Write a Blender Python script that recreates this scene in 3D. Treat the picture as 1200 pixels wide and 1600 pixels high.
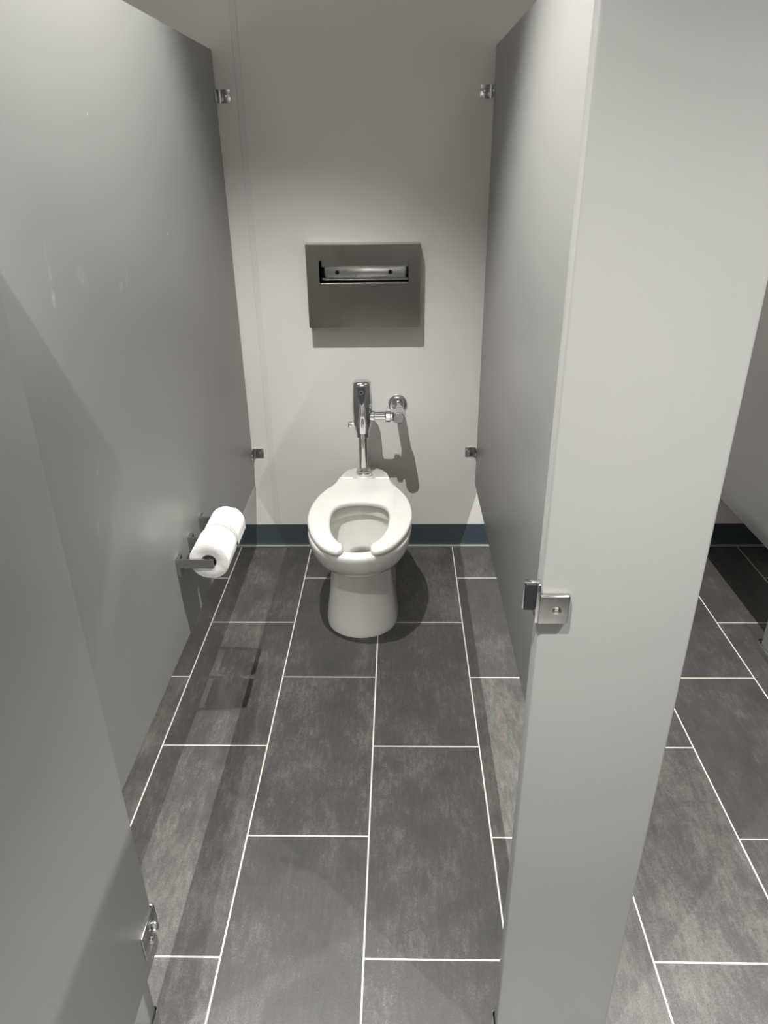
import bpy, bmesh, math, random
from mathutils import Vector, Matrix

random.seed(7)
S = bpy.context.scene
C = S.collection
for o in list(bpy.data.objects):
    bpy.data.objects.remove(o)

# ------------------------------------------------------------------ camera
PITCH, YAW, ROLL = 0.4633, -0.0246, -0.0131
F_PX = 1121.12
fw = Vector((math.sin(YAW)*math.cos(PITCH), math.cos(YAW)*math.cos(PITCH), -math.sin(PITCH)))
r0 = Vector((math.cos(YAW), -math.sin(YAW), 0.0))
u0 = r0.cross(fw)
rr = math.cos(ROLL)*r0 + math.sin(ROLL)*u0
uu = -math.sin(ROLL)*r0 + math.cos(ROLL)*u0
cam_data = bpy.data.cameras.new('camera')
cam = bpy.data.objects.new('camera', cam_data)
C.objects.link(cam)
M3 = Matrix((rr, uu, -fw)).transposed()
cam.matrix_world = Matrix.Translation((0.0787, -2.4591, 1.5251)) @ M3.to_4x4()
cam_data.sensor_fit = 'VERTICAL'
cam_data.sensor_height = 24.0
cam_data.lens = 24.0*F_PX/1600.0
cam_data.clip_start = 0.02
S.camera = cam

# ------------------------------------------------------------------ world, exposure
w = bpy.data.worlds.new('world')
S.world = w
w.use_nodes = True
w.node_tree.nodes['Background'].inputs[0].default_value = (0.9, 0.95, 1.0, 1)
w.node_tree.nodes['Background'].inputs[1].default_value = 0.0
S.view_settings.view_transform = 'Standard'
S.view_settings.look = 'None'
S.view_settings.gamma = 1.0
S.view_settings.exposure = 1.9
S.view_settings.use_curve_mapping = False

# ------------------------------------------------------------------ lamps: the grid of recessed ceiling downlights
CEIL = 3.03
LIGHT_X = (-1.75, -0.31, 1.08)
LIGHT_Y = (-1.02, -2.46, -3.80)
POWER = {-1.02: 98.0, -2.46: 86.0, -3.80: 185.0}
CONE = math.radians(83.0)
BLEND = 0.55
SPILL = 0.95
for lx in LIGHT_X:
    for ly in LIGHT_Y:
        py, pw = ly, POWER[ly]
        if lx < -1.0 and ly > -2.0:
            py, pw = -1.45, 112.0         # the neighbouring stall's lamp sits further forward
        if lx > 1.0 and ly > -2.0:
            pw = 122.0                    # the right-hand stall's lamp is the brighter one
        ld = bpy.data.lights.new('downlight_beam', 'SPOT')
        ld.energy = pw
        ld.color = (1.0, 0.988, 0.968)
        ld.spot_size = CONE
        ld.spot_blend = BLEND
        ld.shadow_soft_size = 0.008
        lo = bpy.data.objects.new('downlight_beam', ld)
        lo.location = (lx, py, CEIL-0.03)
        C.objects.link(lo)
        ls = bpy.data.lights.new('downlight_spill', 'SPOT')
        ls.energy = SPILL
        ls.color = (1.0, 0.988, 0.968)
        ls.spot_size = math.radians(172)
        ls.spot_blend = 0.6
        ls.shadow_soft_size = 0.06
        lq = bpy.data.objects.new('downlight_spill', ls)
        lq.location = (lx, py, CEIL-0.03)
        C.objects.link(lq)


# ================================================================== materials
def new_mat(name):
    m = bpy.data.materials.new(name)
    m.use_nodes = True
    nt = m.node_tree
    return m, nt, nt.nodes['Principled BSDF']


def simple(name, col, rough=0.5, metal=0.0, coat=0.0, bump=None, spec=None, vary=0.0, vscale=3.0):
    m, nt, b = new_mat(name)
    b.inputs['Base Color'].default_value = (*col, 1)
    b.inputs['Roughness'].default_value = rough
    b.inputs['Metallic'].default_value = metal
    if coat:
        b.inputs['Coat Weight'].default_value = coat
        b.inputs['Coat Roughness'].default_value = 0.05
    if spec is not None:
        b.inputs['Specular IOR Level'].default_value = spec
    tc = nt.nodes.new('ShaderNodeTexCoord')
    if vary:
        n = nt.nodes.new('ShaderNodeTexNoise')
        n.inputs['Scale'].default_value = vscale
        n.inputs['Detail'].default_value = 4
        nt.links.new(tc.outputs['Object'], n.inputs['Vector'])
        mr = nt.nodes.new('ShaderNodeMapRange')
        mr.inputs[3].default_value = 1-vary
        mr.inputs[4].default_value = 1+vary
        nt.links.new(n.outputs[0], mr.inputs[0])
        mx = nt.nodes.new('ShaderNodeVectorMath')
        mx.operation = 'SCALE'
        mx.inputs[0].default_value = col
        nt.links.new(mr.outputs[0], mx.inputs['Scale'])
        nt.links.new(mx.outputs[0], b.inputs['Base Color'])
    if bump:
        sc, st, dist = bump
        n = nt.nodes.new('ShaderNodeTexNoise')
        n.inputs['Scale'].default_value = sc
        n.inputs['Detail'].default_value = 3
        nt.links.new(tc.outputs['Object'], n.inputs['Vector'])
        bp = nt.nodes.new('ShaderNodeBump')
        bp.inputs['Strength'].default_value = st
        bp.inputs['Distance'].default_value = dist
        nt.links.new(n.outputs[0], bp.inputs['Height'])
        nt.links.new(bp.outputs[0], b.inputs['Normal'])
    return m


M_panel = simple('grey_laminate', (0.300, 0.300, 0.287), 0.40, bump=(420, 0.05, 0.001), vary=0.03)


def scuffed(name, marks):
    """the grey laminate with pale rub marks: (y, z, half width, half height, lean, strength)"""
    m = simple(name, (0.300, 0.300, 0.287), 0.40, bump=(420, 0.05, 0.001), vary=0.03)
    nt = m.node_tree
    N, L = nt.nodes, nt.links
    b = N['Principled BSDF']
    tc = N.new('ShaderNodeTexCoord')
    sep = N.new('ShaderNodeSeparateXYZ')
    L.new(tc.outputs['Object'], sep.inputs[0])

    def mt(op, a, c=None):
        n = N.new('ShaderNodeMath')
        n.operation = op
        for i, v in enumerate((a, c)):
            if v is None:
                continue
            if isinstance(v, (int, float)):
                n.inputs[i].default_value = v
            else:
                L.new(v, n.inputs[i])
        return n.outputs[0]
    nz = N.new('ShaderNodeTexNoise')
    nz.inputs['Scale'].default_value = 60
    nz.inputs['Detail'].default_value = 6
    mp = N.new('ShaderNodeMapping')
    mp.inputs['Scale'].default_value = (1, 2.5, 0.7)
    L.new(tc.outputs['Object'], mp.inputs[0])
    L.new(mp.outputs[0], nz.inputs['Vector'])
    tot = None
    for y, z, ry, rz, lean, st in marks:
        dz = mt('SUBTRACT', sep.outputs[2], z)
        dy = mt('SUBTRACT', mt('SUBTRACT', sep.outputs[1], y), mt('MULTIPLY', dz, lean))
        q = mt('ADD', mt('POWER', mt('ABSOLUTE', mt('DIVIDE', dy, ry)), 2.0), mt('POWER', mt('ABSOLUTE', mt('DIVIDE', dz, rz)), 2.0))
        k = mt('MULTIPLY', mt('MAXIMUM', mt('SUBTRACT', 1.0, q), 0.0), st)
        tot = k if tot is None else mt('ADD', tot, k)
    n2 = mt('MAXIMUM', mt('MULTIPLY', mt('SUBTRACT', nz.outputs[0], 0.44), 4.0), 0.0)
    fac = mt('MINIMUM', mt('MULTIPLY', tot, n2), 1.0)
    mix = N.new('ShaderNodeMix')
    mix.data_type = 'RGBA'
    src = b.inputs['Base Color'].links[0].from_socket
    L.new(src, mix.inputs['A'])
    mix.inputs['B'].default_value = (0.62, 0.62, 0.60, 1)
    L.new(fac, mix.inputs['Factor'])
    L.new(mix.outputs['Result'], b.inputs['Base Color'])
    return m


M_panel_left = scuffed('grey_laminate_rubbed', [
    (-0.825, 1.285, 0.010, 0.020, 0.3, 0.9), (-0.868, 1.272, 0.014, 0.016, 0.5, 0.6), (-1.055, 1.322, 0.024, 0.026, -0.4, 0.35),
    (-1.185, 1.345, 0.012, 0.060, 0.1, 0.35), (-1.19, 1.305, 0.008, 0.018, 0.1, 0.6), (-0.680, 1.245, 0.020, 0.024, -0.5, 0.25),
    (-0.888, 1.600, 0.004, 0.003, 0.0, 1.6), (-0.482, 1.344, 0.010, 0.004, 0.2, 1.5), (-1.160, 0.965, 0.008, 0.022, 0.8, 0.5), (-1.206, 0.866, 0.006, 0.020, 0.3, 0.4)])
M_panel_right = scuffed('grey_laminate_scratched', [(-0.716, 1.000, 0.004, 0.030, 0.25, 0.9), (-0.700, 0.950, 0.004, 0.024, 0.2, 0.6)])
M_panel_edge = simple('grey_laminate_edge', (0.40, 0.40, 0.375), 0.45)
M_wall = simple('pebbled_wall_panel', (0.60, 0.575, 0.545), 0.45, bump=(230, 0.22, 0.002), vary=0.025)
M_trimstrip = simple('pale_seam_strip', (0.565, 0.555, 0.535), 0.35)
M_paint = simple('white_paint', (0.78, 0.77, 0.74), 0.7)
M_ceiling = simple('ceiling_paint', (0.8, 0.79, 0.77), 0.8)
M_cove = simple('slate_blue_vinyl', (0.028, 0.040, 0.048), 0.42)
M_caulk = simple('pale_caulk', (0.22, 0.217, 0.205), 0.6)
M_porcelain = simple('white_porcelain', (0.70, 0.69, 0.65), 0.12, coat=0.6)
M_seat = simple('white_seat_plastic', (0.70, 0.69, 0.655), 0.22, coat=0.3)
M_chrome = simple('chrome', (0.68, 0.68, 0.68), 0.06, metal=1.0)
M_chrome_dull = simple('dull_chrome', (0.50, 0.50, 0.485), 0.18, metal=1.0)
M_black_glass = simple('black_sensor_glass', (0.02, 0.03, 0.04), 0.08, coat=1.0)
M_rubber = simple('black_rubber', (0.012, 0.013, 0.016), 0.45)
M_screw = simple('dark_screw_recess', (0.02, 0.02, 0.03), 0.4, metal=0.6)
M_core = simple('cardboard_core', (0.30, 0.25, 0.19), 0.9)
M_dark = simple('dark_void', (0.01, 0.01, 0.01), 0.8)


def steel_mat():
    m, nt, b = new_mat('brushed_stainless')
    b.inputs['Metallic'].default_value = 1.0
    b.inputs['Base Color'].default_value = (0.34, 0.325, 0.295, 1)
    tc = nt.nodes.new('ShaderNodeTexCoord')
    mp = nt.nodes.new('ShaderNodeMapping')
    mp.inputs['Scale'].default_value = (3, 3, 600)
    n = nt.nodes.new('ShaderNodeTexNoise')
    n.inputs['Scale'].default_value = 2
    nt.links.new(tc.outputs['Object'], mp.inputs[0])
    nt.links.new(mp.outputs[0], n.inputs['Vector'])
    mr = nt.nodes.new('ShaderNodeMapRange')
    mr.inputs[3].default_value = 0.11
    mr.inputs[4].default_value = 0.13
    nt.links.new(n.outputs[0], mr.inputs[0])
    nt.links.new(mr.outputs[0], b.inputs['Roughness'])
    return m


M_steel = steel_mat()


def paper_mat():
    m, nt, b = new_mat('tissue_paper')
    b.inputs['Base Color'].default_value = (0.70, 0.69, 0.66, 1)
    b.inputs['Roughness'].default_value = 0.9
    tc = nt.nodes.new('ShaderNodeTexCoord')
    n = nt.nodes.new('ShaderNodeTexNoise')
    n.inputs['Scale'].default_value = 60
    n.inputs['Detail'].default_value = 5
    nt.links.new(tc.outputs['Object'], n.inputs['Vector'])
    bp = nt.nodes.new('ShaderNodeBump')
    bp.inputs['Strength'].default_value = 0.25
    bp.inputs['Distance'].default_value = 0.004
    nt.links.new(n.outputs[0], bp.inputs['Height'])
    nt.links.new(bp.outputs[0], b.inputs['Normal'])
    return m


M_paper = paper_mat()


def floor_mat():
    T = 0.3048
    G = 0.0019            # half of the grout width
    m, nt, b = new_mat('floor_tile')
    N, L = nt.nodes, nt.links

    def math_(op, a, c=None, d=None):
        n = N.new('ShaderNodeMath')
        n.operation = op
        for i, v in enumerate((a, c, d)):
            if v is None:
                continue
            if isinstance(v, (int, float)):
                n.inputs[i].default_value = v
            else:
                L.new(v, n.inputs[i])
        return n.outputs[0]
    geo = N.new('ShaderNodeNewGeometry')
    sep = N.new('ShaderNodeSeparateXYZ')
    L.new(geo.outputs['Position'], sep.inputs[0])
    x, y = sep.outputs[0], sep.outputs[1]
    xc = math_('DIVIDE', x, T)
    col = math_('FLOOR', xc)
    par = math_('FLOORED_MODULO', col, 2.0)                   # 0 for even columns
    off = math_('MULTIPLY', math_('SUBTRACT', 1.0, par), 0.5)  # even columns are shifted half a tile
    yc = math_('ADD', math_('DIVIDE', y, 2*T), off)
    row = math_('FLOOR', yc)
    fx = math_('SUBTRACT', xc, col)
    fy = math_('SUBTRACT', yc, row)
    dx = math_('MULTIPLY', math_('MINIMUM', fx, math_('SUBTRACT', 1.0, fx)), T)
    dy = math_('MULTIPLY', math_('MINIMUM', fy, math_('SUBTRACT', 1.0, fy)), 2*T)
    d = math_('MINIMUM', dx, dy)
    grout = math_('LESS_THAN', d, G)
    # per-tile shade
    cv = N.new('ShaderNodeCombineXYZ')
    L.new(col, cv.inputs[0])
    L.new(row, cv.inputs[1])
    wn = N.new('ShaderNodeTexWhiteNoise')
    wn.noise_dimensions = '3D'
    L.new(cv.outputs[0], wn.inputs['Vector'])
    # shifted coordinates so that each tile has its own pattern
    va = N.new('ShaderNodeVectorMath')
    va.operation = 'MULTIPLY_ADD'
    L.new(wn.outputs['Color'], va.inputs[0])
    va.inputs[1].default_value = (37, 41, 29)
    L.new(geo.outputs['Position'], va.inputs[2])

    def noise(scale, detail, sx=1.0, sy=1.0, rough=0.6):
        mp = N.new('ShaderNodeMapping')
        mp.inputs['Scale'].default_value = (sx, sy, 1)
        L.new(va.outputs[0], mp.inputs[0])
        n = N.new('ShaderNodeTexNoise')
        n.inputs['Scale'].default_value = scale
        n.inputs['Detail'].default_value = detail
        n.inputs['Roughness'].default_value = rough
        L.new(mp.outputs[0], n.inputs['Vector'])
        return n.outputs[0]
    n1 = noise(7, 10, 1.1, 0.7, 0.72)
    n2 = noise(55, 7, 1.7, 0.36, 0.72)
    n3 = noise(330, 4)
    s = math_('ADD', math_('ADD', math_('MULTIPLY', n1, 0.52), math_('MULTIPLY', n2, 0.34)), math_('MULTIPLY', n3, 0.38))
    s = math_('ADD', s, math_('MULTIPLY', wn.outputs['Value'], 0.10))
    cr = N.new('ShaderNodeValToRGB')
    e = cr.color_ramp.elements
    e[0].position = 0.44
    e[0].color = (0.024, 0.0240, 0.023, 1)
    e[1].position = 0.96
    e[1].color = (0.165, 0.151, 0.135, 1)
    k = cr.color_ramp.elements.new(0.66)
    k.color = (0.045, 0.0425, 0.0395, 1)
    L.new(s, cr.inputs[0])
    mix = N.new('ShaderNodeMix')
    mix.data_type = 'RGBA'
    L.new(grout, mix.inputs['Factor'])
    L.new(cr.outputs[0], mix.inputs['A'])
    mix.inputs['B'].default_value = (0.54, 0.52, 0.48, 1)
    L.new(mix.outputs['Result'], b.inputs['Base Color'])
    rg = math_('ADD', math_('MULTIPLY', n1, 0.18), 0.36)
    rg = math_('MAXIMUM', rg, math_('MULTIPLY', grout, 0.85))
    L.new(rg, b.inputs['Roughness'])
    bp = N.new('ShaderNodeBump')
    bp.inputs['Strength'].default_value = 0.25
    bp.inputs['Distance'].default_value = 0.002
    L.new(math_('SUBTRACT', s, math_('MULTIPLY', grout, 0.8)), bp.inputs['Height'])
    L.new(bp.outputs[0], b.inputs['Normal'])
    return m


M_floor = floor_mat()


# ================================================================== mesh helpers
def mb():
    return bmesh.new()


def obj(name, bm, mat, parent=None, smooth=False, angle=None, loc=None):
    bmesh.ops.recalc_face_normals(bm, faces=bm.faces)
    me = bpy.data.meshes.new(name)
    bm.to_mesh(me)
    bm.free()
    mats = mat if isinstance(mat, (list, tuple)) else [mat]
    for m in mats:
        me.materials.append(m)
    if smooth:
        for p in me.polygons:
            p.use_smooth = True
        if angle is not None:
            me.set_sharp_from_angle(angle=math.radians(angle))
    o = bpy.data.objects.new(name, me)
    C.objects.link(o)
    if parent is not None:
        o.parent = parent
        o.matrix_parent_inverse = Matrix.Translation(parent.location).inverted()
    return o


def tag(o, label=None, cat=None, group=None, kind=None):
    if label:
        o['label'] = label
    if cat:
        o['category'] = cat
    if group:
        o['group'] = group
    if kind:
        o['kind'] = kind
    return o


def thing(name, loc, label, cat, group=None):
    o = bpy.data.objects.new(name, None)
    o.empty_display_size = 0.05
    o.location = loc
    C.objects.link(o)
    return tag(o, label, cat, group)


def box(bm, x0, x1, y0, y1, z0, z1, bev=0.0, seg=2, mi=0):
    r = bmesh.ops.create_cube(bm, size=1)
    vs = r['verts']
    for v in vs:
        v.co = Vector((x0 + (v.co.x+.5)*(x1-x0), y0 + (v.co.y+.5)*(y1-y0), z0 + (v.co.z+.5)*(z1-z0)))
    fs = list({f for v in vs for f in v.link_faces})
    for f in fs:
        f.material_index = mi
    if bev > 0:
        es = list({e for v in vs for e in v.link_edges})
        bmesh.ops.bevel(bm, geom=es, offset=bev, segments=seg, affect='EDGES', profile=0.5)


def lathe(bm, prof, origin, axis='Z', n=40, cap0=True, cap1=True):
    """prof: list of (radius, distance along the axis)."""
    o = Vector(origin)
    rings = []
    for r, h in prof:
        ring = []
        for i in range(n):
            a = 2*math.pi*i/n
            c, s = r*math.cos(a), r*math.sin(a)
            if axis == 'Z':
                p = Vector((c, s, h))
            elif axis == 'Y':
                p = Vector((c, h, s))
            else:
                p = Vector((h, c, s))
            ring.append(bm.verts.new(o+p))
        rings.append(ring)
    for a, b_ in zip(rings, rings[1:]):
        for i in range(n):
            bm.faces.new((a[i], a[(i+1) % n], b_[(i+1) % n], b_[i]))
    if cap0:
        bm.faces.new(rings[0])
    if cap1:
        bm.faces.new(rings[-1])
    return rings


def loft(bm, rings, cap0=True, cap1=True, close=False):
    R = [[bm.verts.new(p) for p in ring] for ring in rings]
    n = len(R[0])
    pairs = list(zip(R, R[1:]))
    if close:
        pairs.append((R[-1], R[0]))
    for a, b_ in pairs:
        for i in range(n):
            bm.faces.new((a[i], a[(i+1) % n], b_[(i+1) % n], b_[i]))
    if cap0 and not close:
        bm.faces.new(R[0])
    if cap1 and not close:
        bm.faces.new(R[-1])


def catmull(pts, per=8, closed=False):
    out = []
    P = [Vector((*p, 0)) if len(p) == 2 else Vector(p) for p in pts]
    n = len(P)
    segs = n if closed else n-1
    for i in range(segs):
        if closed:
            p0, p1, p2, p3 = P[(i-1) % n], P[i], P[(i+1) % n], P[(i+2) % n]
        else:
            p0 = P[i-1] if i > 0 else P[0]*2-P[1]
            p1, p2 = P[i], P[i+1]
            p3 = P[i+2] if i+2 < n else P[-1]*2-P[-2]
        for k in range(per):
            t = k/per
            out.append(0.5*((2*p1)+(-p0+p2)*t+(2*p0-5*p1+4*p2-p3)*t*t+(-p0+3*p1-3*p2+p3)*t*t*t))
    if not closed:
        out.append(P[-1])
    return out


# ================================================================== the room
YW = 0.269                      # face of the back wall
X0, X1, Y0 = -3.1, 1.95, -4.7


def struct(name, bm, mat, **k):
    o = obj(name, bm, mat, **k)
    o['kind'] = 'structure'
    return o


b = mb(); box(b, X0, X1, Y0, YW, -0.05, 0.0)
struct('floor', b, M_floor)
b = mb(); box(b, X0, X1, Y0, YW, CEIL, CEIL+0.08)
struct('ceiling', b, M_ceiling)
b = mb(); box(b, X0-0.1, X1+0.1, YW, YW+0.1, -0.05, CEIL+0.08)
struct('wall_back', b, M_wall)
b = mb(); box(b, X0-0.1, X0, Y0-0.1, YW, -0.05, CEIL+0.08)
struct('wall_left', b, M_paint)
b = mb(); box(b, X1, X1+0.1, Y0-0.1, YW, -0.05, CEIL+0.08)
struct('wall_right', b, simple('bounce_cutting_dark', (0.04, 0.04, 0.04), 0.7))  # unseen wall, made near black to cut bounce under the right partition
b = mb(); box(b, X0, X1, Y0-0.1, Y0, -0.05, CEIL+0.08)
struct('wall_front', b, M_paint)
b = mb(); box(b, X0, X1, Y0, Y0+0.012, 0.0, 1.05)
struct('added_dark_band', b, simple('dark_reflection_band', (0.09, 0.09, 0.088), 0.5))  # unseen dark band, added to keep the dispenser's reflection dark
# vinyl cove base along the back wall
b = mb()
prof = [(YW, 0.104), (YW-0.0035, 0.1035), (YW-0.0045, 0.10), (YW-0.0045, 0.016), (YW-0.007, 0.008), (YW-0.011, 0.0045), (YW, 0.0045)]
A = [b.verts.new((X0, y, z)) for y, z in prof]
B = [b.verts.new((X1, y, z)) for y, z in prof]
for i in range(len(prof)):
    j = (i+1) % len(prof)
    b.faces.new((A[i], A[j], B[j], B[i]))
b.faces.new(A); b.faces.new(B)
struct('baseboard_back', b, M_cove, smooth=True, angle=35)
b = mb(); box(b, X0, X1, YW-0.0175, YW, 0.0, 0.0075, 0.0015)
struct('trim_2', b, M_caulk)
# raised strip over the seam between two wall panels
b = mb()
box(b, -0.457, -0.436, YW-0.0025, YW, 0.104, 2.6, 0.001)
struct('trim_1', b, M_trimstrip)

# ================================================================== stall panels
PB, PT = 0.300, 1.83


def panel(name, x0, x1, y0, y1, z0, z1, label, cat, group=None, mat=None):
    b = mb()
    box(b, x0, x1, y0, y1, z0, z1, 0.002, 2)
    o = obj(name, b, mat or M_panel, smooth=True, angle=40)
    o.location = (0, 0, 0)
    return tag(o, label, cat, group)


panel('stall_partition', -0.547, -0.522, -1.652, 0.250, PB, PT,
      'grey laminate partition on the left, carrying the toilet paper holder', 'partition', mat=M_panel_left)
panel('stall_partition', 0.389, 0.414, -1.652, 0.250, PB, PT,
      'grey laminate partition right of the toilet, behind the pilaster with the door keeper', 'partition', mat=M_panel_right)
panel('stall_partition', 1.335, 1.360, -1.652, 0.250, PB, PT,
      'shaded grey partition seen at the right edge beyond the near pilaster', 'partition')

YP0, YP1 = -1.683, -1.654


def pilaster(x0, x1, label, shoe_label=None):
    t = thing('pilaster', ((x0+x1)/2, YP0, 0), label, 'pilaster')
    b = mb(); box(b, x0, x1, YP0, YP1, 0.004, 1.83, 0.0035, 3)
    obj('panel', b, M_panel, t, smooth=True, angle=40)
    # chrome shoe wrapped round the foot
    b = mb()
    g, th, h = 0.0035, 0.0015, 0.050
    ox0, ox1, oy0, oy1 = x0-g-th, x1+g+th, YP0-g-th, YP1+g+th
    ix0, ix1, iy0, iy1 = x0-g, x1+g, YP0-g, YP1+g

    def rr_(xa, xb, ya, yb, z, r):
        pts = []
        for cx, cy, a0 in ((xb-r, yb-r, 0), (xa+r, yb-r, 90), (xa+r, ya+r, 180), (xb-r, ya+r, 270)):
            for k in range(5):
                a = math.radians(a0+22.5*k)
                pts.append(Vector((cx+r*math.cos(a), cy+r*math.sin(a), z)))
        return pts
    loft(b, [rr_(ox0, ox1, oy0, oy1, 0.0, 0.006), rr_(ox0, ox1, oy0, oy1, h, 0.006),
             rr_(ix0, ix1, iy0, iy1, h, 0.005), rr_(ix0, ix1, iy0, iy1, 0.0, 0.005)], close=True)
    sh = obj('shoe', b, M_chrome, t, smooth=True, angle=40)
    sh['label'] = 'chrome shoe around the foot'
    return t


pilaster(0.258, 0.460, 'tall light grey pilaster right of the stall opening, carrying the chrome keeper')
pilaster(-0.600, -0.397, 'grey pilaster mostly hidden behind the open stall door at lower left')

# stall door, swung outwards, hinged on the left pilaster
t = thing('stall_door', (-0.348, -1.697, 0.322), 'grey stall door swung open at the far left edge, hinge plate at its foot', 'door')
b = mb()
box(b, -0.360, -0.335, -2.305, -1.697, 0.320, PT-0.02, 0.002, 2)
obj('leaf', b, M_panel, t, smooth=True, angle=40)
h = None
b = mb()
box(b, -0.3352, -0.3315, -1.752, -1.690, 0.357, 0.414, 0.0012, 2)
box(b, -0.358, -0.3315, -1.6935, -1.690, 0.357, 0.414, 0.0012, 2)
h = obj('hinge', b, M_chrome_dull, t, smooth=True, angle=40)
h['label'] = 'chrome lower hinge plate'
b = mb()
lathe(b, [(0.003, 0.0), (0.0065, 0.001), (0.0065, 0.006), (0.005, 0.008), (0.005, 0.013), (0.0065, 0.015), (0.0065, 0.021), (0.003, 0.022)],
      (-0.3275, -1.712, 0.380), 'Z', 20)
obj('knuckle', b, M_chrome, h, smooth=True, angle=35)
b = mb()
lathe(b, [(0.0075, 0.0), (0.0075, 0.0015), (0.005, 0.0042), (0.001, 0.005)], (-0.3315, -1.722, 0.370), 'X', 18)
obj('screw', b, M_chrome, h, smooth=True, angle=50)

# door keeper with its rubber bumper on the right pilaster
t = thing('door_keeper', (0.275, YP0, 0.99), 'square chrome door keeper with a black rubber bumper on the pilaster edge', 'latch keeper')
KF = YP0-0.009
b = mb()
box(b, 0.2560, 0.2950, KF, YP0, 0.9790, 1.0220, 0.0022, 3)
obj('plate', b, M_chrome_dull, t, smooth=True, angle=40)
b = mb()
YB = YP0-0.0145
box(b, 0.2345, 0.2545, YB+0.0065, YB+0.0085, 1.0030, 1.0458, 0.0008, 2)
box(b, 0.2345, 0.2545, YB+0.0015, YB+0.0085, 1.0438, 1.0458, 0.0006, 2)
box(b, 0.2510, 0.2560, YB+0.0035, YB+0.0105, 0.982, 1.0400, 0.0012, 2)
box(b, 0.2530, 0.2572, YB+0.006, YP1+0.002, 0.982, 1.019, 0.0010, 2)
sa = obj('stop_arm', b, M_chrome, t, smooth=True, angle=40)
b = mb()
box(b, 0.2352, 0.2508, YB, YB+0.0065, 1.0040, 1.0438, 0.0025, 3)
ob = obj('bumper', b, M_rubber, t, smooth=True, angle=40)
ob['label'] = 'black rubber bumper'
b = mb()
lathe(b, [(0.0058, 0.0), (0.0058, -0.001), (0.0042, -0.0032), (0.001, -0.004)], (0.2790, KF, 1.000), 'Y', 20)
sc = obj('screw', b, M_chrome, t, smooth=True, angle=50)

# ------------------------------------------------------------------ angle brackets between partitions and wall
def bracket(xf, side, z, label):
    """xf: partition face, side +1 when the bracket sits right of that face."""
    t = thing('wall_bracket', (xf, YW, z), label, 'bracket', 'chrome brackets fixing the partitions to the wall')
    h, L, th, rb = 0.0195, 0.044, 0.003, 0.012

    def lshape(path_out, path_in):
        bm = mb()
        pts = path_out + path_in[::-1]
        lo = [bm.verts.new((x, y, z-h)) for x, y in pts]
        hi = [bm.verts.new((x, y, z+h)) for x, y in pts]
        n_ = len(pts)
        for i in range(n_):
            k = (i+1) % n_
            bm.faces.new((lo[i], lo[k], hi[k], hi[i]))
        bm.faces.new(lo); bm.faces.new(hi)
        return bm
    # panel leg with the bend, then the wall leg
    arc_o, arc_i = [], []
    for k in range(7):
        a = math.radians(90*k/6)
        cx, cy = xf+side*rb, YW-rb
        arc_o.append((cx-side*rb*math.cos(a), cy+rb*math.sin(a)))
        arc_i.append((cx-side*(rb-th)*math.cos(a), cy+(rb-th)*math.sin(a)))
    o2 = obj('panel_flange', lshape([(xf, YW-0.048)]+arc_o, [(xf+side*th, YW-0.048)]+arc_i), M_chrome_dull, t, smooth=True, angle=40)
    xe, xs = xf+side*L, xf+side*rb
    bm = mb(); box(bm, min(xe, xs), max(xe, xs), YW-th, YW, z-h, z+h, 0.0008, 2)
    o1 = obj('wall_flange', bm, M_chrome_dull, t, smooth=True, angle=40)
    bm = mb()
    lathe(bm, [(0.0055, 0.0), (0.0052, -0.0012), (0.003, -0.003), (0.0005, -0.0034)], (xf+side*0.029, YW-th, z), 'Y', 16)
    s1 = obj('screw', bm, M_chrome, o1, smooth=True, angle=50)
    bm = mb()
    sg = side
    lathe(bm, [(0.0055, 0.0), (0.0052, sg*0.0012), (0.003, sg*0.003), (0.0005, sg*0.0034)], (xf+side*th, YW-0.034, z), 'X', 16)
    s2 = obj('screw', bm, M_chrome, o2, smooth=True, angle=50)
    return t


bracket(-0.522, 1, 1.700, 'upper chrome bracket at the back edge of the left partition')
bracket(-0.522, 1, 0.434, 'lower chrome bracket at the back edge of the left partition')
bracket(0.389, -1, 1.703, 'upper chrome bracket at the back edge of the right partition')
bracket(0.389, -1, 0.436, 'lower chrome bracket at the back edge of the right partition')

# ------------------------------------------------------------------ foot under the far right partition
t = thing('panel_foot', (1.330, -0.49, 0), 'small grey panel foot in a chrome shoe under the far right partition', 'panel foot')
b = mb(); box(b, 1.302, 1.357, -0.53, -0.46, 0.003, PB-0.001, 0.002)
obj('post', b, M_panel, t)
b = mb()
for q in ((1.294, 1.299, -0.540, -0.450), (1.360, 1.365, -0.540, -0.450), (1.294, 1.365, -0.542, -0.537), (1.294, 1.365, -0.453, -0.448)):
    box(b, *q, 0.0, 0.028, 0.0015)
obj('shoe', b, M_chrome, t, smooth=True, angle=40)

# ================================================================== toilet
TX = -0.059
toilet = thing('toilet', (TX, -0.2, 0), 'white porcelain toilet with an open-front seat, standing against the back wall', 'toilet')


def half_ring(z, pts, per=7):
    """pts: right-half outline from the front middle to the back middle, local x."""
    full = [Vector((x, y, 0)) for x, y in pts] + [Vector((-x, y, 0)) for x, y in reversed(pts[1:-1])]
    out = catmull([(p.x, p.y) for p in full], per, True)
    return [Vector((TX+p.x, p.y, z)) for p in out]


def body(z, xw, yf, yw, wd, yb, yd=0.10):
    return half_ring(z, [(0, yf), (0.52*xw, yf+0.13*(yw-yf)), (0.87*xw, yf+0.46*(yw-yf)), (xw, yw),
                         (0.93*xw, yw+0.40*(yd-yw)), (0.45*xw+0.55*wd, yw+0.75*(yd-yw)), (wd, yd), (0.80*wd, yd+0.62*(yb-yd)), (0.42*wd, yb-0.006), (0, yb)])


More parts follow.
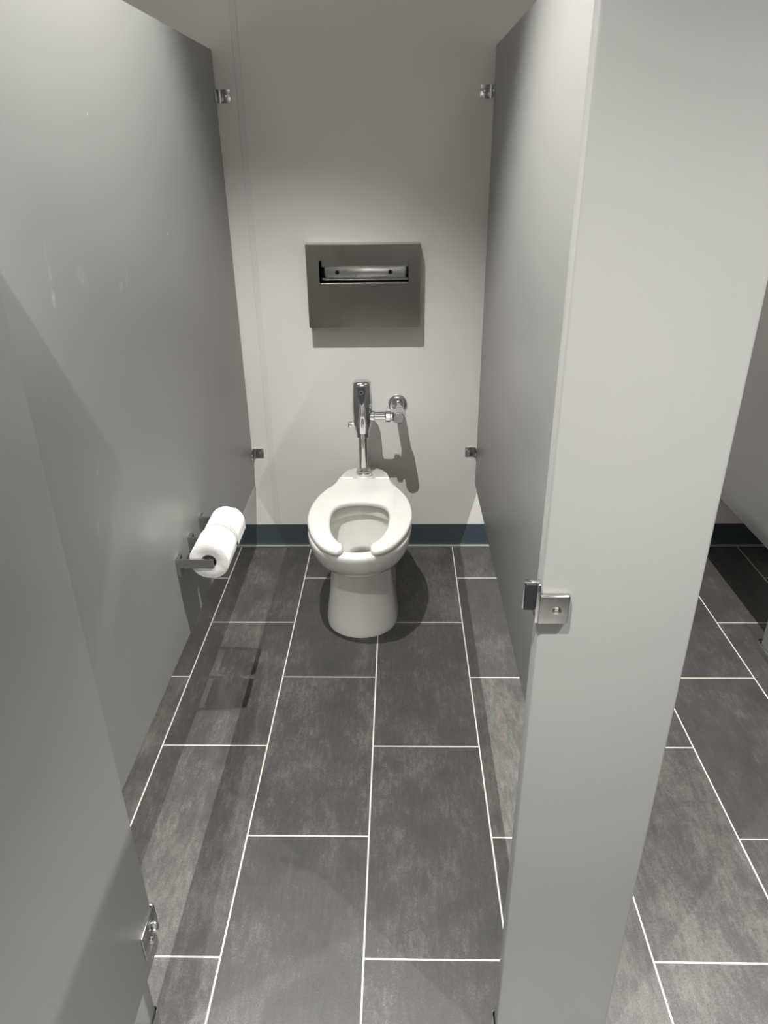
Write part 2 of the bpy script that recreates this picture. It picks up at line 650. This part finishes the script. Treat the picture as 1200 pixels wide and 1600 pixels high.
rings = [
    body(0.000, 0.131, -0.400, -0.245, 0.118, 0.190),
    body(0.010, 0.1315, -0.4005, -0.245, 0.118, 0.191),
    body(0.030, 0.129, -0.397, -0.245, 0.115, 0.190),
    body(0.080, 0.122, -0.389, -0.25, 0.108, 0.188),
    body(0.140, 0.114, -0.383, -0.25, 0.100, 0.185),
    body(0.200, 0.1085, -0.381, -0.25, 0.097, 0.185),
    body(0.236, 0.107, -0.384, -0.25, 0.097, 0.186),
    body(0.250, 0.108, -0.389, -0.25, 0.097, 0.187),
    body(0.259, 0.112, -0.402, -0.25, 0.098, 0.190),
    body(0.263, 0.119, -0.420, -0.25, 0.098, 0.192),
    body(0.272, 0.132, -0.440, -0.252, 0.099, 0.196),
    body(0.290, 0.149, -0.464, -0.256, 0.100, 0.204),
    body(0.315, 0.165, -0.486, -0.261, 0.101, 0.214),
    body(0.340, 0.174, -0.498, -0.265, 0.103, 0.222),
    body(0.362, 0.178, -0.505, -0.266, 0.104, 0.227),
    body(0.376, 0.1785, -0.507, -0.266, 0.105, 0.229),
    body(0.383, 0.177, -0.5055, -0.266, 0.104, 0.228),
    body(0.3865, 0.173, -0.502, -0.266, 0.100, 0.224),
]


def inner(z, xw, yf, yb):
    yw = (yf+yb)/2
    return half_ring(z, [(0, yf), (0.52*xw, yf+0.13*(yw-yf)), (0.87*xw, yf+0.50*(yw-yf)), (xw, yw-0.012), (0.985*xw, yw+0.2*(yb-yw)),
                         (0.93*xw, yw+0.40*(yb-yw)), (0.80*xw, yw+0.62*(yb-yw)), (0.60*xw, yb-0.20*(yb-yw)), (0.32*xw, yb-0.06*(yb-yw)), (0, yb)])


rings += [
    inner(0.3870, 0.145, -0.474, -0.114),
    inner(0.3845, 0.138, -0.465, -0.120),
    inner(0.378, 0.134, -0.461, -0.123),
    inner(0.350, 0.132, -0.458, -0.124),
    inner(0.345, 0.133, -0.459, -0.122),
    inner(0.340, 0.138, -0.464, -0.114),
    inner(0.310, 0.135, -0.455, -0.117),
    inner(0.280, 0.124, -0.435, -0.121),
    inner(0.250, 0.108, -0.400, -0.127),
    inner(0.225, 0.088, -0.350, -0.131),
    inner(0.206, 0.062, -0.290, -0.132),
    inner(0.197, 0.046, -0.240, -0.119),
    inner(0.188, 0.039, -0.225, -0.110),
    inner(0.150, 0.035, -0.215, -0.108),
    inner(0.100, 0.030, -0.205, -0.112),
]
b = mb(); loft(b, rings)
obj('bowl', b, M_porcelain, toilet, smooth=True, angle=60)
# raised spud boss on the rear deck
b = mb()
lathe(b, [(0.034, 0.0), (0.033, 0.006), (0.030, 0.010), (0.020, 0.011)], (TX-0.003, 0.137, 0.3845), 'Z', 36)
obj('spud_boss', b, M_porcelain, toilet, smooth=True, angle=50)
b = mb()
b_w = inner(0.170, 0.0370, -0.220, -0.1088)
b.faces.new([b.verts.new(v) for v in b_w])
M_water = simple('bowl_water', (0.13, 0.13, 0.12), 0.03)
M_water.node_tree.nodes['Principled BSDF'].inputs['IOR'].default_value = 1.33
o = obj('water', b, M_water, toilet)
o['label'] = 'still water in the bowl outlet'

# seat: one C-shaped ring, open at the front
outer_r = [(0.0475, -0.487), (0.062, -0.497), (0.090, -0.485), (0.121, -0.452), (0.152, -0.392), (0.173, -0.317), (0.1815, -0.248),
           (0.178, -0.170), (0.164, -0.100), (0.142, -0.040), (0.118, 0.004), (0.106, 0.035), (0.101, 0.062)]
inner_r = [(0.0465, -0.448), (0.060, -0.433), (0.079, -0.396), (0.094, -0.342), (0.100, -0.275), (0.0985, -0.225),
           (0.090, -0.188), (0.073, -0.163), (0.045, -0.147), (0.018, -0.141), (0.0, -0.140)]
orr = [(p.x, p.y) for p in catmull(outer_r, 5)] + [(0.095, 0.067), (0.05, 0.070), (0.0, 0.071)]
irr = [(p.x, p.y) for p in catmull(inner_r, 5)]
ctip = [(0.0450, -0.478), (0.0445, -0.462)]
path_right = orr[::-1] + ctip + irr                       # back middle -> outer -> tip -> inner -> inner back middle
full = path_right + [(-x, y) for x, y in path_right[::-1][1:-1]]
# remove doubles on the centre line
poly = []
for x, y in full:
    if poly and (abs(poly[-1][0]-x)+abs(poly[-1][1]-y)) < 1e-5:
        continue
    poly.append((x, y))


def inset_poly(P, d):
    n = len(P)
    area = sum(P[i][0]*P[(i+1) % n][1]-P[(i+1) % n][0]*P[i][1] for i in range(n))
    sgn = 1 if area > 0 else -1
    out = []
    for i in range(n):
        a, c, e = Vector(P[i-1]), Vector(P[i]), Vector(P[(i+1) % n])
        d1 = (c-a).normalized(); d2 = (e-c).normalized()
        n1 = Vector((-d1.y, d1.x))*sgn; n2 = Vector((-d2.y, d2.x))*sgn
        nn = (n1+n2)
        if nn.length < 1e-6:
            nn = n1
        nn.normalize()
        out.append((c.x+nn.x*d, c.y+nn.y*d))
    return out


ZS = 0.3890
b = mb()
R = []
for dz, ins in ((0.000, 0.004), (0.002, 0.001), (0.006, 0.0), (0.012, 0.0), (0.0165, 0.0015), (0.0190, 0.0045), (0.0200, 0.0085)):
    R.append([b.verts.new((TX+x, y, ZS+dz)) for x, y in inset_poly(poly, ins)])
n = len(poly)
for A_, B_ in zip(R, R[1:]):
    for i in range(n):
        b.faces.new((A_[i], A_[(i+1) % n], B_[(i+1) % n], B_[i]))
# caps: strips between the outer run and the inner run of the C
f0 = b.faces.new(R[0]); f1 = b.faces.new(R[-1])
bmesh.ops.triangulate(b, faces=[f0, f1], ngon_method='EAR_CLIP')
seat = obj('seat', b, M_seat, toilet, smooth=True, angle=50)
# seat bumpers and hinge
for sx in (-1, 1):
    b = mb()
    lathe(b, [(0.012, 0.0), (0.013, 0.002), (0.012, 0.0042)], (TX+sx*0.140, -0.30, 0.3865), 'Z', 16)
    obj('seat_bumper', b, M_seat, seat, smooth=True, angle=50)
for sx in (-1, 1):
    b = mb()
    lathe(b, [(0.009, -0.026), (0.0105, -0.024), (0.0105, 0.024), (0.009, 0.026)], (TX+sx*0.07, 0.078, 0.3975), 'X', 18)
    obj('hinge', b, M_seat, toilet, smooth=True, angle=45)

# ================================================================== flush valve
VX, VY = TX-0.003, 0.137
SZ, SXX = 0.642, 0.075           # supply height and stop position
fv = thing('flush_valve', (VX, VY, 0.397), 'chrome sensor flush valve rising from the back of the toilet, piped to the wall', 'flush valve')


def sup_ring(z, rx, ry, n=36, e=2.6):
    pts = []
    for i in range(n):
        a = 2*math.pi*i/n
        c, s = math.cos(a), math.sin(a)
        pts.append(Vector((VX+rx*math.copysign(abs(c)**(2/e), c), VY+ry*math.copysign(abs(s)**(2/e), s), z)))
    return pts


b = mb()
loft(b, [sup_ring(0.572, 0.0263, 0.0254, e=2), sup_ring(0.578, 0.0286, 0.0275, e=2), sup_ring(0.600, 0.0330, 0.0313, e=2.1), sup_ring(0.625, 0.0364, 0.0335, e=2.2),
         sup_ring(0.655, 0.0381, 0.0346, e=2.3), sup_ring(0.690, 0.0375, 0.0340, e=2.4), sup_ring(0.725, 0.0361, 0.0324, e=2.5),
         sup_ring(0.755, 0.0345, 0.0308, e=2.5), sup_ring(0.764, 0.0338, 0.0302, e=2.5), sup_ring(0.769, 0.0319, 0.0281, e=2.5), sup_ring(0.771, 0.0286, 0.0248, e=2.5)])
head = obj('sensor_head', b, M_chrome, fv, smooth=True, angle=40)
# dark glass sensor window, wide at the top, pointed below
win = [(-0.0155, 0.757), (0.0155, 0.757), (0.0145, 0.735), (0.0120, 0.715), (0.0075, 0.699), (0.0025, 0.690), (0.0, 0.688), (-0.0025, 0.690), (-0.0075, 0.699), (-0.0120, 0.715), (-0.0145, 0.735)]
b = mb()
fr = [b.verts.new((VX+x, VY-0.0352+0.010*max(0, (z-0.69)/0.067)*0.40, z)) for x, z in win]
bk = [b.verts.new((VX+x, VY-0.022, z)) for x, z in win]
for i in range(len(win)):
    j = (i+1) % len(win)
    b.faces.new((fr[i], fr[j], bk[j], bk[i]))
b.faces.new(fr); b.faces.new(bk)
wn_ = obj('sensor_window', b, M_black_glass, head)
wn_['label'] = 'dark glass sensor window'
b = mb()
lathe(b, [(0.0048, 0.0), (0.0078, 0.0), (0.0082, -0.0015), (0.0070, -0.003), (0.0056, -0.003), (0.0052, -0.0008)], (VX, VY-0.0328, 0.737), 'Y', 24, False, False)
obj('lens_ring', b, M_chrome, wn_, smooth=True, angle=50)
b = mb()
lathe(b, [(0.0054, 0.0), (0.0054, -0.0012), (0.003, -0.002)], (VX, VY-0.0328, 0.737), 'Y', 20)
obj('lens', b, M_dark, wn_, smooth=True, angle=50)
# override button on the left
b = mb()
lathe(b, [(0.006, 0.0), (0.006, -0.010), (0.0115, -0.0105), (0.0125, -0.013), (0.0125, -0.021), (0.011, -0.0235), (0.004, -0.024)], (VX-0.031, VY-0.004, 0.603), 'X', 24)
obj('button', b, M_chrome, head, smooth=True, angle=40)
# coupling nut, tailpiece, spud flange
b = mb()
lathe(b, [(0.0235, 0.0), (0.0255, 0.002), (0.0255, 0.017), (0.0238, 0.0185)], (VX, VY, 0.553), 'Z', 40)
obj('coupling_nut', b, M_chrome, fv, smooth=True, angle=40)
b = mb()
lathe(b, [(0.0185, 0.0), (0.0185, 0.135)], (VX, VY, 0.420), 'Z', 40)
obj('flush_tube', b, M_chrome, fv, smooth=True, angle=40)
b = mb()
lathe(b, [(0.0305, 0.0), (0.0318, 0.003), (0.0318, 0.010), (0.0290, 0.013), (0.0275, 0.0135), (0.0285, 0.017), (0.0275, 0.021), (0.022, 0.025), (0.0188, 0.027)], (VX, VY, 0.3955), 'Z', 44)
obj('spud_flange', b, M_chrome, fv, smooth=True, angle=30)
# supply arm to the control stop
b = mb()
lathe(b, [(0.0165, VX+0.025), (0.0165, SXX)], (0, VY-0.002, SZ-0.004), 'X', 32)
lathe(b, [(0.0215, VX+0.029), (0.0215, VX+0.044), (0.019, VX+0.046)], (0, VY-0.002, SZ-0.004), 'X', 32)
obj('supply_arm', b, M_chrome, fv, smooth=True, angle=40)
b = mb()
lathe(b, [(0.0225, SXX-0.050), (0.0250, SXX-0.047), (0.0250, SXX-0.032), (0.0225, SXX-0.030), (0.0195, SXX-0.029), (0.0195, SXX-0.015)], (0, VY-0.002, SZ-0.004), 'X', 12)
obj('supply_nut', b, M_chrome, fv, smooth=True, angle=25)
b = mb()
lathe(b, [(0.0185, YW-0.01), (0.0185, VY+0.03), (0.0235, VY+0.026), (0.0250, VY+0.020), (0.0250, VY-0.022), (0.0238, VY-0.026), (0.0238, VY-0.036), (0.0215, VY-0.040), (0.0195, VY-0.041), (0.0185, VY-0.0395), (0.002, VY-0.0395)], (SXX, 0, SZ-0.004), 'Y', 40)
obj('stop_valve', b, M_chrome, fv, smooth=True, angle=35)
b = mb()
lathe(b, [(0.0365, YW-0.0005), (0.0370, YW-0.004), (0.0355, YW-0.0065), (0.0300, YW-0.0085), (0.0252, YW-0.0095), (0.0240, YW-0.011), (0.0240, YW-0.026), (0.0222, YW-0.028), (0.0180, YW-0.0285)], (SXX-0.004, 0, SZ), 'Y', 44)
obj('escutcheon', b, M_chrome, fv, smooth=True, angle=30)

# ================================================================== seat cover dispenser on the back wall
DX0, DX1, DZ0, DZ1, DY = -0.2535, 0.1535, 0.951, 1.240, 0.216
dis = thing('seat_cover_dispenser', ((DX0+DX1)/2, YW, DZ0), 'empty stainless steel seat cover dispenser with a slot, on the wall above the toilet', 'dispenser')
b = mb()
SX0, SX1, SZ0, SZ1 = -0.2085, 0.1120, 1.108, 1.187
th = 0.0015
loftv = []


def rrect(xa, xb, za, zb, y, r, k=5):
    pts = []
    for cx, cz, a0 in ((xb-r, zb-r, 0), (xa+r, zb-r, 90), (xa+r, za+r, 180), (xb-r, za+r, 270)):
        for q in range(k):
            a = math.radians(a0+90*q/(k-1))
            pts.append(Vector((cx+r*math.cos(a), y, cz+r*math.sin(a))))
    return pts


o_r = rrect(DX0, DX1, DZ0, DZ1, DY, 0.003)
s_r = rrect(SX0, SX1, SZ0, SZ1, DY, 0.006)
back_o = rrect(DX0, DX1, DZ0, DZ1, YW, 0.003)
back_i = rrect(DX0+th, DX1-th, DZ0+th, DZ1-th, YW, 0.002)
in_o = rrect(DX0+th, DX1-th, DZ0+th, DZ1-th, DY+th, 0.002)
in_s = rrect(SX0, SX1, SZ0, SZ1, DY+th, 0.006)
loft(b, [s_r, o_r, back_o, back_i, in_o, in_s], close=True)
obj('housing', b, M_steel, dis, smooth=True, angle=30)
b = mb(); box(b, DX0+0.002, DX1-0.002, YW-0.003, YW, DZ0+0.002, DZ1-0.002)
obj('back_plate', b, M_steel, dis)
b = mb()
box(b, SX0-0.002, SX1+0.035, YW-0.013, YW-0.003, 1.122, 1.159, 0.001)
st = obj('inner_strip', b, M_chrome_dull, dis, smooth=True, angle=40)
st['label'] = 'bright metal strip inside the slot'
for sx in (-0.147, 0.046):
    b = mb()
    lathe(b, [(0.0075, 0.0), (0.0072, -0.0015), (0.0045, -0.0035), (0.0035, -0.002), (0.0005, -0.0015)], (sx, YW-0.013, 1.141), 'Y', 18)
    s_ = obj('screw', b, M_screw, st, smooth=True, angle=50)
# folded lip along the slot's lower edge
b = mb()
box(b, SX0+0.004, SX1-0.001, DY+0.001, DY+0.016, SZ0-0.0015, SZ0+0.0005, 0.0005)
obj('slot_lip', b, M_chrome_dull, dis)
# hemmed top edge, in brighter metal standing in for light on the top face
b = mb()
box(b, DX0, DX1, DY-0.002, YW, DZ1-0.001, DZ1+0.002, 0.001)
obj('top_edge', b, M_chrome_dull, dis, smooth=True, angle=40)

# ================================================================== toilet paper holder and rolls
HF = -0.522                       # partition face
ARM_Y = (-0.810, -0.686, -0.562)
hold = thing('paper_holder', (HF, -0.686, 0.55), 'chrome twin toilet paper holder with three arms on the left partition', 'paper holder')
ACX = -0.434
AZ = 0.5535                       # spindle axis
BZ = 0.5475                       # arm axis
for k, ay in enumerate(ARM_Y):
    b = mb()
    box(b, HF, HF+0.010, ay-0.003, ay+0.028, BZ-0.040, BZ+0.0135, 0.0008)
    mp_ = obj('mount', b, M_chrome_dull, hold)
    b = mb()
    box(b, HF+0.010, ACX+0.0145, ay-0.003, ay+0.003, BZ-0.0135, BZ+0.0135, 0.0006)
    obj('arm', b, M_chrome_dull, hold)
RZ = AZ-0.0035
for k in range(2):
    b = mb()
    lathe(b, [(0.008, ARM_Y[k]+0.003), (0.008, ARM_Y[k]+0.006), (0.0155, ARM_Y[k]+0.007), (0.0155, ARM_Y[k+1]-0.007), (0.008, ARM_Y[k+1]-0.006), (0.008, ARM_Y[k+1]-0.003)], (ACX, 0, AZ), 'Y', 28)
    obj('spindle', b, M_rubber, hold, smooth=True, angle=40)


def roll(name, y0, y1, r, label, flap=None):
    t = thing(name, (ACX, (y0+y1)/2, RZ), label, 'toilet paper', 'toilet paper rolls on the left partition')
    rc = 0.0205
    b = mb()
    n = 72
    rings_ = []
    rnd = random.Random(int(r*1e5))
    ph = rnd.random()*6
    for rad, y, wob in ((rc, y0+0.001, 0), (rc+0.004, y0, 0), (r*0.7, y0-0.0006, 0), (r-0.004, y0, 1), (r-0.001, y0+0.001, 1), (r, y0+0.004, 1),
                        (r, (y0+y1)/2, 1), (r, y1-0.004, 1), (r-0.001, y1-0.001, 1), (r-0.004, y1, 1), (rc+0.004, y1, 0), (rc, y1-0.001, 0)):
        ring = []
        for i in range(n):
            a = 2*math.pi*i/n
            q = rad*(1+wob*(0.010*math.sin(3*a+ph)+0.006*math.sin(5*a)))
            ring.append(Vector((ACX+q*math.cos(a), y, RZ+q*math.sin(a))))
        rings_.append(ring)
    loft(b, rings_, close=True)
    obj('paper', b, M_paper, t, smooth=True, angle=45)
    b = mb()
    lathe(b, [(rc, y0), (rc, y1), (rc-0.0012, y1), (rc-0.0012, y0), (rc, y0)], (ACX, 0, RZ), 'Y', 40, False, False)
    obj('core', b, M_core, t, smooth=True, angle=45)
    if flap is None:
        return t
    # loose end of the last sheet
    b = mb()
    L1, L2 = [], []
    m_ = 26
    for i in range(m_+1):
        a = math.radians(flap + (60-flap)*i/m_)
        q = r*1.010+0.0010 + (0.004*max(0.0, 1-i/6.0)**2)
        p = (ACX+q*math.cos(a), RZ+q*math.sin(a))
        q2 = q-0.0009
        L1.append((p, (ACX+q2*math.cos(a), RZ+q2*math.sin(a))))
    va = [[b.verts.new((p[0], y0+0.0015, p[1])), b.verts.new((p[0], y1-0.0015, p[1])), b.verts.new((q[0], y1-0.0015, q[1])), b.verts.new((q[0], y0+0.0015, q[1]))] for p, q in L1]
    for A_, B_ in zip(va, va[1:]):
        for i in range(4):
            b.faces.new((A_[i], A_[(i+1) % 4], B_[(i+1) % 4], B_[i]))
    b.faces.new(va[0]); b.faces.new(va[-1])
    obj('loose_sheet', b, M_paper, t, smooth=True, angle=45)
    return t


roll('toilet_paper_roll', ARM_Y[0]+0.007, ARM_Y[1]-0.010, 0.054, 'nearer toilet paper roll, its cut end facing the door')
roll('toilet_paper_roll', ARM_Y[1]+0.012, ARM_Y[2]-0.004, 0.050, 'farther and slightly slimmer toilet paper roll, nearer the back wall', -22)
